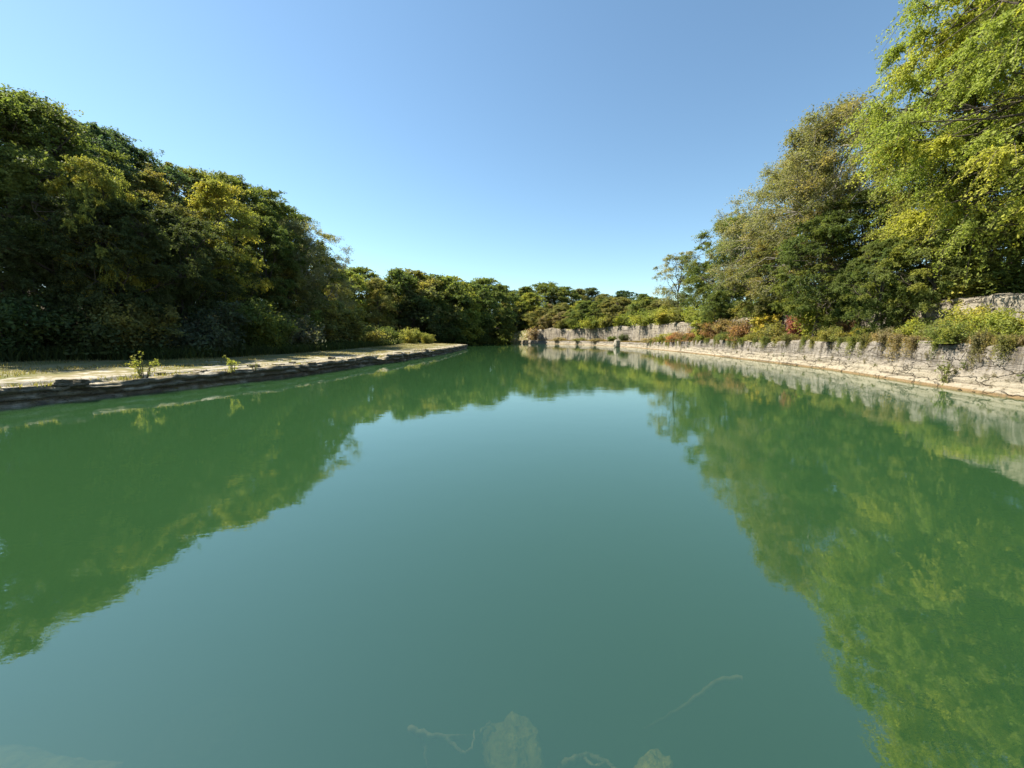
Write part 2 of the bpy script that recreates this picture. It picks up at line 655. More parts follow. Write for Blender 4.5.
def build_ground():
    ys = np.concatenate([[-4000, -600, -150, -60, -20, -8, -2.0, -1.2, -0.9, -0.5, 0.2, 1, 2, 3, 4.5, 6], np.arange(8, 60, 1.4), np.arange(60, 150, 3.0),
                         [150, 151, 152, 152.6, 153.2, 154, 156, 160, 166, 175, 190, 220, 260, 330, 500, 900, 1800, 4000]])
    left = np.array([-4000, -600, -200, -110, -80, -62, -50, -42, -36, -30, -26, -23, -20, -17.5, -15, -13, -11.5, -10, -8.8, -7.6,
                     -6.5, -5.5, -4.6, -3.8, -3, -2.3, -1.6, -1.0, -0.45])
    right = np.array([0.25, 1.0, 1.8, 2.6, 3.1, 3.3, 3.6, 4.5, 6, 8, 11, 15, 20, 28, 40, 60, 100, 250, 600, 4000])
    mid = np.array([0.0, 0.03, 0.1, 0.2, 0.35, 0.5, 0.65, 0.8, 0.9, 0.97, 1.0])
    V, rock, forest, bed = [], [], [], []
    for y in ys:
        yy = min(max(y, -60), Y_END)
        xl, xr = float(XL(yy)), float(XR(yy))
        for d in left:
            x = xl + d
            z = ground_z(x, y)
            V.append((x, y, z))
            dd = -d
            fo = min(max((float(XT(yy)) + 1.0 - x) / 2.0, 0), 1)
            rock.append(max(0, 0.95 - dd / 6.5) if y < 90 else .2)
            forest.append(fo if y < Y_END else 1)
            bed.append(0)
        for m in mid:
            x = xl + 0.3 + (xr - xl - 0.3) * m
            if y > Y_END - .1:
                z = ground_z(x, y)
                V.append((x, y, z)); rock.append(.3); forest.append(.8); bed.append(0)
            elif y < -0.8:
                V.append((x, y, 0.42)); rock.append(.9); forest.append(0); bed.append(0)
            else:
                deep = -2.3
                sh = min(1, (x - xl) / 2.0) * min(1, (xr - x) / 1.5)
                z = -0.55 + (deep + .55) * max(0, min(1, sh)) ** .7
                if y < 4.5:
                    z = max(z, -0.45 - 0.55 * max(0, y))
                z = min(z, -0.3 - 0.02)
                V.append((x, y, z + 0.12 * mnoise.noise(Vector((x, y, 3))))); rock.append(0); forest.append(0); bed.append(1)
        for d in right:
            x = xr + d
            z = ground_z(x, y)
            if y > Y_END:
                z = ground_z(x, y)
            V.append((x, y, z))
            rock.append(.45 if d < 6 else .1)
            forest.append(min(max((d - 4) / 3, 0), 1))
            bed.append(0)
    nc = len(left) + len(mid) + len(right)
    V = np.array(V)
    fc = grid_faces(len(ys), nc)
    me = make_mesh("ground", V, fc, M_GROUND, {"rock": ('POINT', rock), "forest": ('POINT', forest), "bed": ('POINT', bed)}, smooth=True)
    o = link("ground", me)
    tag(o, None, None, kind="structure")
    o["label"] = "limestone and dry grass ground around the flooded quarry"


build_ground()


def build_water():
    x0, x1, y0, y1, zb = -40, 45, -0.95, 157, -7.0
    V = [(x0, y0, 0), (x1, y0, 0), (x1, y1, 0), (x0, y1, 0), (x0, y0, zb), (x1, y0, zb), (x1, y1, zb), (x0, y1, zb)]
    Fc = [(0, 1, 2, 3), (7, 6, 5, 4), (0, 4, 5, 1), (1, 5, 6, 2), (2, 6, 7, 3), (3, 7, 4, 0)]
    o = link("water", make_mesh("water", V, Fc, M_WATER))
    tag(o, None, None, kind="structure")
    o["label"] = "calm green quarry lake water mirroring trees and sky"


build_water()


# ------------------------------------------------------------------ rock ledge and walls
def resample(path, step):
    P = np.array(path, dtype=float)
    seg = np.linalg.norm(np.diff(P, axis=0), axis=1)
    s = np.concatenate([[0], np.cumsum(seg)])
    n = int(s[-1] / step) + 1
    t = np.linspace(0, s[-1], n)
    X = np.interp(t, s, P[:, 0])
    Y = np.interp(t, s, P[:, 1])
    Q = np.column_stack([X, Y])
    for _ in range(3):
        Q[1:-1] = (Q[:-2] + Q[1:-1] * 2 + Q[2:]) / 4
    T = unit(np.gradient(Q, axis=0))
    return Q, T, t


def hash1(*a):
    v = math.sin(sum(x * k for x, k in zip(a, (12.9898, 78.233, 37.719)))) * 43758.5453
    return v - math.floor(v)


def build_ledge():
    ys = np.concatenate([np.arange(-6, 86, 1.0), [87, 88, 89, 90, 92, 94, 96, 99, 103, 108]])
    Q, T, S = resample([(float(XL(y)), y) for y in ys], 0.10)
    Nn = np.column_stack([T[:, 1], -T[:, 0]])        # towards the water
    # profile rows: (height fraction, outward offset base)
    prof = [(-1.2, 1.1), (-0.5, 0.55), (-0.06, 0.28), (0.0, 0.10), (0.14, 0.06), (0.17, -0.06), (0.30, -0.02), (0.33, 0.10), (0.50, 0.12), (0.53, 0.0),
            (0.68, 0.02), (0.71, 0.14), (0.86, 0.16), (0.90, 0.10), (1.0, 0.10), (1.02, -0.05), (1.03, -0.3), (1.02, -0.6), (1.0, -0.95),
            (0.97, -1.3), (0.78, -1.7)]
    V, uv = [], []
    for i, (q, s) in enumerate(zip(Q, S)):
        hgt = 0.58 + 0.10 * mnoise.noise(Vector((s * .12, 0, 5))) + 0.05 * mnoise.noise(Vector((s * .7, 3, 5))) + min(max((s - 20) / 60, 0), 1) * 0.08
        if q[1] > 80:
            hgt *= max(0.45, 1 - (q[1] - 80) / 30)
        notch = mnoise.noise(Vector((s * .28, 9, 1)))
        hgt *= 1 - 0.45 * max(0, notch - .25) / .4
        for j, (f, off) in enumerate(prof):
            layer = int(f * 5.9)
            blk = math.floor(s / (0.35 + 0.5 * hash1(layer, 4)) + hash1(layer, 1) * 9)
            big = math.floor(s / 1.3 + .4 * mnoise.noise(Vector((s * .4, 0, 0))))
            jit = (hash1(blk, layer, 2) - .5) * (0.30 if 0 < f <= 1.0 else 0.06) + (hash1(big, 5) - .5) * (.34 if f > 0 else .1)
            jit += 0.10 * mnoise.noise(Vector((s * 2.1, f * 3, 2))) + 0.13 * mnoise.noise(Vector((s * .25, f * .8, 8)))
            z = hgt * f if f >= 0 else f
            z += 0.025 * mnoise.noise(Vector((s * 1.6, f * 5, 4)))
            if f >= 1.0:
                z += (hash1(blk, 7, 3) - .5) * 0.05 * (1 if f < 1.03 else .5)
            o = off + jit
            V.append((q[0] + Nn[i][0] * o, q[1] + Nn[i][1] * o, z))
            uv.append((s, z))
    V = np.array(V)
    for k in range(len(V)):
        p = Vector(V[k])
        V[k] += np.array(mnoise.noise_vector(p * 4.5)) * (.05, .05, .03) + np.array(mnoise.noise_vector(p * 11)) * .018
    fc = grid_faces(len(Q), len(prof))[:, ::-1].copy()
    o = link("rock_ledge", make_mesh("rock_ledge", V, fc, M_LEDGE, uv=uv))
    tag(o, "low dark layered limestone ledge with pale flat top along the left shore", "rock ledge")


build_ledge()


def build_wall(name, offset, z0, z1, mat, label, ysel, seed, tiers, flute):
    pts = [(float(XR(y)), y) for y in ysel]
    Q, T, S = resample(pts, 0.2)
    Nn = np.column_stack([-T[:, 1], T[:, 0]])        # towards the water (left of travel)
    V, uv = [], []
    nv = len(tiers)
    for i, (q, s) in enumerate(zip(Q, S)):
        hv = 1 + 0.12 * mnoise.noise(Vector((s * .10, 0, seed))) + 0.14 * (hash1(math.floor(s / 2.3 + .3 * math.sin(s)), seed) - .5) + .06 * mnoise.noise(Vector((s * 1.9, 1, seed)))
        for j, (f, off) in enumerate(tiers):
            zb_, zt_ = z0(q[1]), z1(q[1])
            z = zb_ + (zt_ - zb_) * f * (hv if f > 0.3 else 1)
            blk = math.floor(s / 1.7 + hash1(j // 3, seed) * 5)
            o = off - offset
            o += 0.14 * mnoise.noise(Vector((s * .35, f * 1.2, seed))) + 0.06 * mnoise.noise(Vector((s * 1.7, f * 6, seed + 2)))
            if 0.12 < f <= 1:
                o += (hash1(blk, j // 3, seed) - .5) * (0.22 if flute > .05 else .09) + .05 * mnoise.noise(Vector((s * 4, f * 11, seed)))
                o += flute * (abs(math.sin(s * 1.9 + 1.5 * mnoise.noise(Vector((s * .3, 0, 1))))) - .5)
            V.append((q[0] + Nn[i][0] * o, q[1] + Nn[i][1] * o, z + 0.02 * mnoise.noise(Vector((s * 3, f * 9, seed)))))
            uv.append((s, z))
    fc = grid_faces(len(Q), nv)
    o = link(name, make_mesh(name, V, fc, mat, uv=uv))
    tag(o, label, "rock wall")
    return o


yw = np.concatenate([np.arange(-8, 100, 2.0), np.arange(100, 151, 2.0)])
low_t = [(-0.9, 0.95), (-0.25, 0.75), (-0.02, 0.62), (0.05, 0.55), (0.09, 0.50), (0.11, 0.30), (0.16, 0.28), (0.22, 0.27), (0.26, 0.18), (0.33, 0.17), (0.40, 0.16), (0.42, 0.10),
         (0.50, 0.09), (0.60, 0.07), (0.70, 0.08), (0.80, 0.05), (0.88, 0.03), (0.96, 0.0), (1.0, -0.08), (1.01, -0.5), (1.0, -1.1), (0.98, -2.0), (0.95, -3.3)]
build_wall("quarry_wall", 0.0, lambda y: 0.0, shelf_z, M_WALL_LOW, "long low cream limestone wall rising straight from the right waterline", yw, 3, low_t, 0.02)
up_t = [(-0.1, 0.15), (0.05, 0.12), (0.15, 0.10), (0.3, 0.08), (0.45, 0.05), (0.6, 0.05), (0.75, 0.02), (0.88, 0.0), (0.96, -.03), (1.0, -0.12),
        (1.01, -0.5), (0.98, -1.2), (0.9, -2.2)]
build_wall("upper_quarry_wall", 2.7, lambda y: shelf_z(y) - .15, top_z, M_WALL_UP, "tall streaked grey limestone wall set back above the lower right wall", yw, 8, up_t, 0.07)


def rock_mesh(name, size, mat, seed, boxy=0.5, sub=3):
    import bmesh
    bm = bmesh.new()
    bmesh.ops.create_icosphere(bm, subdivisions=5, radius=1.0)
    for v in bm.verts:
        c = v.co.copy()
        m = max(abs(c.x), abs(c.y), abs(c.z))
        b = c / m
        p = c.lerp(b, boxy)
        n = 1 + 0.22 * mnoise.noise(p * 1.3 + Vector((seed, 0, 0))) + 0.10 * mnoise.noise(p * 3.5 + Vector((seed, 5, 0))) + 0.06 * mnoise.noise(p * 9 + Vector((seed, 5, 3))) + 0.04 * mnoise.noise(p * 20 + Vector((seed, 1, 3)))
        p = p * n
        v.co = Vector((p.x * size[0], p.y * size[1], p.z * size[2]))
    me = bpy.data.meshes.new(name)
    bm.to_mesh(me)
    bm.free()
    me.materials.append(mat)
    return me


def rock(name, loc, size, mat, seed, label, boxy=.5, rot=0, cat="rock"):
    o = link(name, rock_mesh(name, size, mat, seed, boxy))
    o.location = loc
    o.rotation_euler[2] = rot
    tag(o, label, cat)
    return o


# pale blocks on the top of the right wall
x, z = at(621, 341, 84)
rock("stone_block", (x - .3, 86, 0.75), (0.55, 0.5, 0.8), M_BLOCK, 7.7, "upright white stone leaning on the far wall beside a dark shrub", .6, .4)


# loose slabs along the rim of the left ledge: nothing in the photograph tells them apart
slabs = [rock_mesh("loose_rock", (1, .7, .22), M_LEDGE, 11.3, .8), rock_mesh("loose_rock", (.8, .6, .3), M_LEDGE, 4.9, .75),
         rock_mesh("loose_rock", (.7, .9, .2), M_LEDGE, 15.1, .7)]
for me_ in slabs:
    me_.uv_layers.new(name="UVMap")
rl = random.Random(23)
for i in range(46):
    y = 8.5 + 60 * rl.random() ** 1.5
    o = link("loose_rock", slabs[i % 3])
    k_ = rl.uniform(.12, .42)
    o.location = (float(XL(y)) + rl.uniform(-1.1, .12), y, .60 + rl.uniform(-.06, .05))
    o.scale = (k_, k_, k_)
    o.rotation_euler = (rl.uniform(-.12, .12), rl.uniform(-.12, .12), rl.uniform(0, 3.1))
    tag(o, "small loose limestone slab lying on the rim of the left ledge", "rock", "loose slabs on the rim of the left ledge")


# ------------------------------------------------------------------ plant prototypes
P = {}
P['near'] = build_tree("near", H=18, R=6.6, zb=1.6, top=.62, trunk_r=0.30, clumps=300, rc=1.35, twigs=22, per_twig=56, leaf=0.115, droop=0.45,
                       flat=0.5, seed=21, limbs=14, twig_tubes=True, ragged=0.25, aspect=0.5, jit=.06)
P['round_a'] = build_tree("round_a", H=14, R=4.8, zb=1.6, clumps=150, rc=1.15, twigs=16, per_twig=36, leaf=0.155, jit=.085, seed=2, ragged=.42)
P['round_b'] = build_tree("round_b", H=14, R=4.2, zb=1.3, clumps=150, rc=1.05, twigs=16, per_twig=36, leaf=0.155, jit=.085, seed=3, droop=.35, ragged=.35)
P['round_c'] = build_tree("round_c", H=14, R=5.3, zb=2.0, clumps=150, rc=1.25, twigs=16, per_twig=36, leaf=0.155, jit=.085, seed=4, top=.9, ragged=.4)
P['tall'] = build_tree("tall", H=16, R=3.8, zb=2.4, clumps=130, rc=1.2, twigs=16, per_twig=24, leaf=0.18, seed=5, top=.65, ragged=.4)
P['open'] = build_tree("open", H=17, R=6.4, zb=2.5, clumps=240, rc=1.4, twigs=16, per_twig=24, leaf=0.15, fill=.5, droop=.15, seed=6, limbs=16,
                       twig_tubes=True, ragged=.5, bark=M_PALE, flat=.8)
P['bare'] = build_tree("bare", H=16, R=5.2, zb=3.5, clumps=95, rc=1.35, twigs=14, per_twig=20, leaf=0.20, seed=9, limbs=12, ragged=.6, fill=.3)
P['far_a'] = build_tree('far_a', H=14, R=6.0, zb=-.5, clumps=190, rc=1.45, twigs=12, per_twig=16, leaf=0.34, seed=12, limbs=6, top=.7, ragged=.25)
P['far_b'] = build_tree('far_b', H=14, R=5.2, zb=-.5, clumps=180, rc=1.3, twigs=12, per_twig=16, leaf=0.32, seed=13, limbs=6, ragged=.35, top=.6)
P['far_c'] = build_tree('far_c', H=14, R=6.8, zb=0, clumps=200, rc=1.55, twigs=12, per_twig=16, leaf=0.36, seed=14, limbs=6, top=.85)
B = {}
B['round'] = build_bush("round", 1.2, 1.5, 26, 10, 26, .11, seed=31)
B['arch'] = build_bush("arch", 1.4, 1.2, 24, 10, 22, .12, seed=32, droop=.7, upright=.2)
B['tall'] = build_bush("tall", 0.9, 2.2, 22, 10, 24, .12, seed=33, upright=.9)
B['thin'] = build_bush("thin", 1.0, 1.5, 14, 6, 14, .10, seed=34, upright=.8)
B['drape'] = build_bush('drape', 0.9, 0.7, 26, 9, 18, .10, seed=36, droop=3.4, upright=-.1, floor=-1.4)
B['weed'] = build_bush("weed", 0.45, 0.8, 8, 6, 9, .085, seed=35, upright=.9, aspect=.35)


def plant(name, proto, loc, scale, rot, color, alpha, label, cat, group, parts):
    tm, cm, H = proto
    r = bpy.data.objects.new(name, None)
    r.empty_display_size = 0.3
    COL.objects.link(r)
    r.location = loc
    r.rotation_euler[2] = rot
    r.scale = scale
    t = link(parts[0], tm, r)
    c = link(parts[1], cm, r)
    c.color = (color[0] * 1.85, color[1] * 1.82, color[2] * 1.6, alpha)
    tag(r, label, cat, group)
    return r


# leaf colours (albedo)
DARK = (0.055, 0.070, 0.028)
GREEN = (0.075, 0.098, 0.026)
MID = (0.098, 0.118, 0.030)
OLIVE = (0.125, 0.123, 0.042)
YELL = (0.165, 0.165, 0.030)
LIME = (0.150, 0.166, 0.028)
GREY = (0.150, 0.150, 0.080)
TAN = (0.165, 0.135, 0.080)
RUST = (0.150, 0.092, 0.052)
RED = (0.230, 0.045, 0.035)
PINK = (0.200, 0.145, 0.115)

ROT = [0.0]


def tree(kind, px, Y, ytop, color, alpha, label, group=None, w=1.0, name="broadleaf_tree", dz=0.0):
    ROT[0] += 2.1
    proto = P[kind]
    x, ztop = at(px, (ytop + 338) / 2, Y)
    _, ztop = at(px, ytop, Y)
    gz = ground_z(x, Y) + dz
    s = (ztop - gz) / proto[2]
    return plant(name, proto, (x, Y, gz - .1), (s * w, s * w, s), ROT[0], color, alpha, label, "tree", group, ("trunk", "crown"))


def bush(kind, px, Y, z, h, w, color, alpha, label, group=None, name="shrub", cat="shrub", dx=0):
    ROT[0] += 1.7
    proto = B[kind]
    x, _ = at(px, 335, Y)
    if z is None:
        z = ground_z(x + dx, Y)
    return plant(name, proto, (x + dx, Y, z), (w, w, h / proto[2]), ROT[0], color, alpha, label, cat, group, ("stem", "foliage"))


# ---- left wood: front row along the grass, then crowns up the slope
GL = "trees of the wood on the left shore"
left_trees = [
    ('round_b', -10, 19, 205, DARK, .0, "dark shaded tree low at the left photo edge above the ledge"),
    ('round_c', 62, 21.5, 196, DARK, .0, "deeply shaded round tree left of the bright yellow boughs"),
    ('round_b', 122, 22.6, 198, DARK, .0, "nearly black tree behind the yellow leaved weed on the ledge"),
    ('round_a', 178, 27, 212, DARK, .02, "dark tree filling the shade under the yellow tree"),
    ('round_a', -60, 23, 42, GREEN, .1, "tall green tree cut by the top of the left photo edge"),
    ('round_c', 8, 23, 82, MID, .08, "high olive crown that begins the skyline at the left edge"),
    ('tall', 44, 25, 97, GREEN, .1, "narrow green crown, second peak of the left skyline"),
    ('round_b', 88, 30, 120, (0.055, 0.085, 0.045), .0, "bluish green crown just above the bright yellow boughs"),
    ('round_a', 100, 22.6, 160, (.150, .155, .030), .5, "small tree with bright yellow boughs amid the dark left wood"),
    ('round_c', 132, 34, 140, (0.055, 0.085, 0.045), .0, "grey green crown on the left skyline above the slanting gap"),
    ('round_a', 150, 31, 172, OLIVE, .3, "olive tree with gold tips left of the big golden tree"),
    ('round_b', 172, 38, 163, OLIVE, .2, "olive crown on the skyline left of the golden tree top"),
    ('tall', 222, 33, 182, YELL, .45, "tall golden green tree, the most yellow of the left wood"),
    ('round_c', 205, 42, 172, MID, .3, "mid green crown directly behind the golden tree top"),
    ('tall', 196, 32, 215, OLIVE, .5, "brownish gold tree against the left flank of the golden tree"),
    ('round_a', 247, 46, 180, GREEN, .1, "green crown on the skyline right of the golden tree"),
    ('round_b', 262, 40, 214, GREEN, .0, "tall dark green tree right of the golden tree"),
    ('round_c', 283, 50, 203, GREEN, .05, "dark rounded crown on the steep part of the left skyline"),
    ('open', 304, 48, 222, GREY, .1, "thin grey leaved tree with sky showing through its right side"),
    ('round_b', 286, 42, 262, OLIVE, .35, "low olive brown tree standing in front of the thin grey tree"),
    ('round_a', 322, 60, 256, OLIVE, .3, "olive tree at the foot of the left skyline slope"),
    ('round_c', 240, 34, 270, DARK, .05, "dark understorey tree below the golden tree"),
    ('round_b', 318, 52, 290, GREEN, .2, "low green tree right of the olive understorey"),
]
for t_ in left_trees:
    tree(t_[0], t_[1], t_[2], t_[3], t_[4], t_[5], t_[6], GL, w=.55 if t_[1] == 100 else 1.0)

# ---- cross wood at the end of the grass, behind the yellow bush
GM = "trees of the wood beyond the end of the ledge"
mid_trees = [
    ('far_c', 342, 84, 270, LIME, .3, "lime green tree where the left slope meets the level wood"),
    ('far_a', 362, 92, 268, MID, .2, "mid green tree with lighter top above the pale willow bushes"),
    ('tall', 378, 84, 278, OLIVE, .4, "pale olive narrow tree rising left of the yellow green bush"),
    ('far_b', 396, 98, 270, GREEN, .1, "green crown straight above the yellow green bush"),
    ('far_c', 414, 108, 272, OLIVE, .3, "olive topped tree right above the yellow green bush"),
    ('far_a', 412, 96, 296, DARK, .05, "dark low tree directly behind the yellow green bush"),
    ('far_c', 432, 112, 276, MID, .2, "broad dark based tree in the middle of the level wood"),
    ('far_a', 450, 116, 277, LIME, .2, "brighter green crown above the tip of the ledge"),
    ('far_b', 438, 104, 298, GREEN, .0, "dark green tree low over the ledge tip water"),
    ('far_c', 462, 128, 283, GREEN, .05, "dark crown just right of the ledge tip"),
    ('far_a', 486, 140, 279, MID, .05, "highest dark round crown over the shaded cove"),
    ('far_b', 474, 136, 300, DARK, .2, "dark tree leaning over the left side of the cove"),
    ('tall', 505, 158, 302, OLIVE, .6, "small pale gold tree standing against the dark cove"),
    ('far_c', 502, 170, 286, GREEN, .05, "dark crown behind the pale gold tree at the cove"),
    ('far_a', 516, 160, 306, DARK, .0, "darkest tree at the right side of the cove"),
]
for t_ in mid_trees:
    tree(t_[0], t_[1], t_[2], t_[3], t_[4], t_[5], t_[6], GM, w=1.12)

# ---- far wood above the curved wall
GF = "trees behind the far curved wall"
far_trees = [
    ('far_a', 530, 162, 293, LIME, .3, "light green tree at the left end of the far wall"),
    ('far_b', 527, 184, 287, MID, .1, "crown on the skyline above the left end of the far wall"),
    ('far_c', 546, 190, 283, MID, .2, "broad crown, highest of the far wood"),
    ('far_b', 548, 162, 304, TAN, .2, "brownish thin tree over the reddish bush at the far wall"),
    ('far_a', 565, 195, 287, GREEN, .1, "dark green crown right of the highest far crown"),
    ('far_b', 563, 160, 303, OLIVE, .3, "olive tree above the middle of the far curved wall"),
    ('far_c', 582, 160, 301, LIME, .3, "large bright green round tree behind the far wall"),
    ('far_b', 580, 205, 289, OLIVE, .2, "olive crown left of the small lone round crown"),
    ('far_b', 591, 230, 288, DARK, .0, "small dark round crown standing alone on the far skyline"),
    ('far_a', 594, 150, 312, DARK, .1, "dark low tree right of the bright green round tree"),
    ('far_a', 604, 210, 294, OLIVE, .1, "olive crown just right of the lone round crown"),
    ('far_c', 606, 140, 308, OLIVE, .3, "dull olive tree over the long straight run of far wall"),
    ('far_c', 622, 225, 291, (0.045, 0.075, 0.035), .0, "flat topped dark crown on the far skyline"),
    ('far_b', 618, 140, 302, GREY, .2, "greyish green tree behind the dark shrub on the wall"),
    ('far_a', 634, 135, 300, MID, .3, "fresh green tree between grey tree and thin branching tree"),
    ('far_b', 641, 200, 294, GREEN, .1, "skyline crown next to the thin branching tree"),
    ('far_c', 650, 120, 302, OLIVE, .4, "yellowish tree at the foot of the thin branching tree"),
]
for t_ in far_trees:
    tree(t_[0], t_[1], t_[2], t_[3], t_[4], t_[5], t_[6], GF, w=1.2)

# ---- right bank
GR = "trees on top of the right wall"
right_trees = [
    ('bare', 678, 78, 252, GREY, .15, "thin branching tree with sky between its boughs on the right bank"),
    ('far_c', 672, 86, 300, YELL, .3, "low yellow leaved tree under the thin branching tree"),
    ('round_a', 704, 64, 262, GREEN, .1, "bright green tree next to the thin branching tree"),
    ('round_c', 728, 56, 216, MID, .08, "tall dense dark green tree, first high crown of the right bank"),
    ('round_b', 748, 58, 236, GREEN, .1, "green tree between the dense dark tree and the grey leaved tree"),
    ('tall', 716, 50, 290, GREEN, .3, "short green tree with orange tips low behind the red bushes"),
    ('open', 788, 40, 152, GREY, .12, "grey leaved tree with crooked bare boughs against the sky"),
    ('open', 838, 33, 104, (0.13, 0.125, 0.055), .15, "highest grey gold tree left of the big yellow green tree"),
    ('round_b', 772, 40, 232, OLIVE, .25, "olive tree filling the space under the grey leaved tree"),
    ('round_a', 822, 30, 218, GREEN, .3, "bright green low tree with yellow boughs under the grey gold tree"),
    ('round_c', 868, 30, 190, GREEN, .1, "green tree in the shade left of the big yellow green tree"),
    ('round_b', 878, 24, 238, GREEN, .1, "deep green low tree below the big yellow green tree"),
    ('round_c', 960, 26, 120, MID, .2, "green tree seen through the big yellow green tree"),
    ('round_a', 985, 20, 205, MID, .25, "green low tree behind the top of the near upper wall"),
    ('round_b', 930, 22, 215, MID, .3, "light green low tree under the drooping edge of the corner tree"),
]
for t_ in right_trees:
    tree(t_[0], t_[1], t_[2], t_[3], t_[4], t_[5], t_[6], GR)


def near_tree(X, Y, H, color, alpha, label, w, kind='near'):
    ROT[0] += 2.4
    gz = ground_z(X, Y)
    s = H / P[kind][2]
    plant("broadleaf_tree", P[kind], (X, Y, gz - .1), (s * w, s * w, s), ROT[0], color, alpha, label, "tree", GR, ("trunk", "crown"))


near_tree(25.0, 17.0, 21.5, (.165, .190, .028), .30, "big yellow green tree leaning into the upper right corner", .88)
near_tree(29.5, 24.0, 19.0, LIME, .2, "tall yellow green tree behind the big corner tree", 1.0)

# ------------------------------------------------------------------ shrubs
GS = "bushes at the foot of the left wood"
for a in [
    ('round', 8, 18.5, 2.6, 2.2, (.05, .075, .03), .1, "pale green bush in the shade at the left photo edge"),
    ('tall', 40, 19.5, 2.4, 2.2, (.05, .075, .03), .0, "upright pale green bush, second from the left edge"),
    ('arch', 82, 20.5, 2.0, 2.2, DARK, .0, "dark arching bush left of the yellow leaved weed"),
    ('round', 122, 21.5, 2.6, 1.8, OLIVE, .3, "olive bush straight behind the yellow leaved weed"),
    ('tall', 158, 23, 2.8, 2.2, OLIVE, .2, "tall olive bush right of the yellow leaved weed"),
    ('arch', 196, 24.5, 2.2, 2.0, (.06, .075, .05), .0, "grey green arching bush in the slanting shade"),
    ('tall', 222, 26, 3.2, 2.2, (.06, .075, .05), .0, "tall grey green bush behind the little yellow plant"),
    ('round', 250, 29, 3.4, 2.4, GREEN, .2, "green bush standing half in light right of the little yellow plant"),
    ('round', 270, 31, 2.6, 2.2, MID, .2, "medium green bush in front of the olive brown tree"),
    ('arch', 288, 35, 2.6, 2.6, (.10, .10, .07), .1, "greyish bush with pale tips at the back of the grass"),
    ('tall', 308, 38, 3.2, 2.4, MID, .2, "green upright bush left of the pale willow bushes"),
    ('tall', 330, 43, 4.6, 3.2, OLIVE, .3, "tall pale willow bush, left one of the pair"),
    ('tall', 349, 47, 4.8, 3.4, (.13, .14, .05), .3, "tall pale willow bush, right one of the pair"),
    ('arch', 366, 54, 2.4, 2.6, OLIVE, .2, "low arching bush at the right foot of the willow pair"),
    ('round', 384, 66, 2.4, 3.0, GREEN, .1, "low dark bush between willow pair and yellow green bush"),
]:
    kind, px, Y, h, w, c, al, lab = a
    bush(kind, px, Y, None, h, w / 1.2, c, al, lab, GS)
bush('round', 410, 74, None, 2.7, 2.0, (.17, .17, .04), .2, "round yellow green bush standing alone near the ledge tip", None)
bush('round', 427, 76, None, 1.9, 1.3, (.17, .17, .04), .1, "smaller yellow green bush joined to the round one's right", None)
bush('weed', 139, 14.6, .55, 1.0, 1.1, YELL, .6, "tall weed with pale yellow leaves on the left ledge edge", None, "weed", "weed")
bush('weed', 230, 16.9, .56, .75, .75, (.22, .22, .03), .5, "little bright yellow plant on the ledge right of the tall weed", None, "weed", "weed")
bush('weed', 252, 18.0, .55, .45, .45, GREY, .1, "tiny dry stalk on the ledge right of the yellow plant", None, "weed", "weed")

# ledge shrubs on the right, between the two walls: px of the plant, its distance from the waterline worked out from the wall
GB = "bushes on the shelf between the right walls"


def wall_y(px, off):
    """distance ahead at which a line of sight meets the right bank, `off` metres back from the waterline"""
    best, by = 1e9, 20
    for y in np.arange(8, 148, .25):
        x = float(XR(y)) + off
        p = 512 + F * x / (y * math.cos(PITCH))
        if abs(p - px) < best:
            best, by = abs(p - px), y
    return float(by)


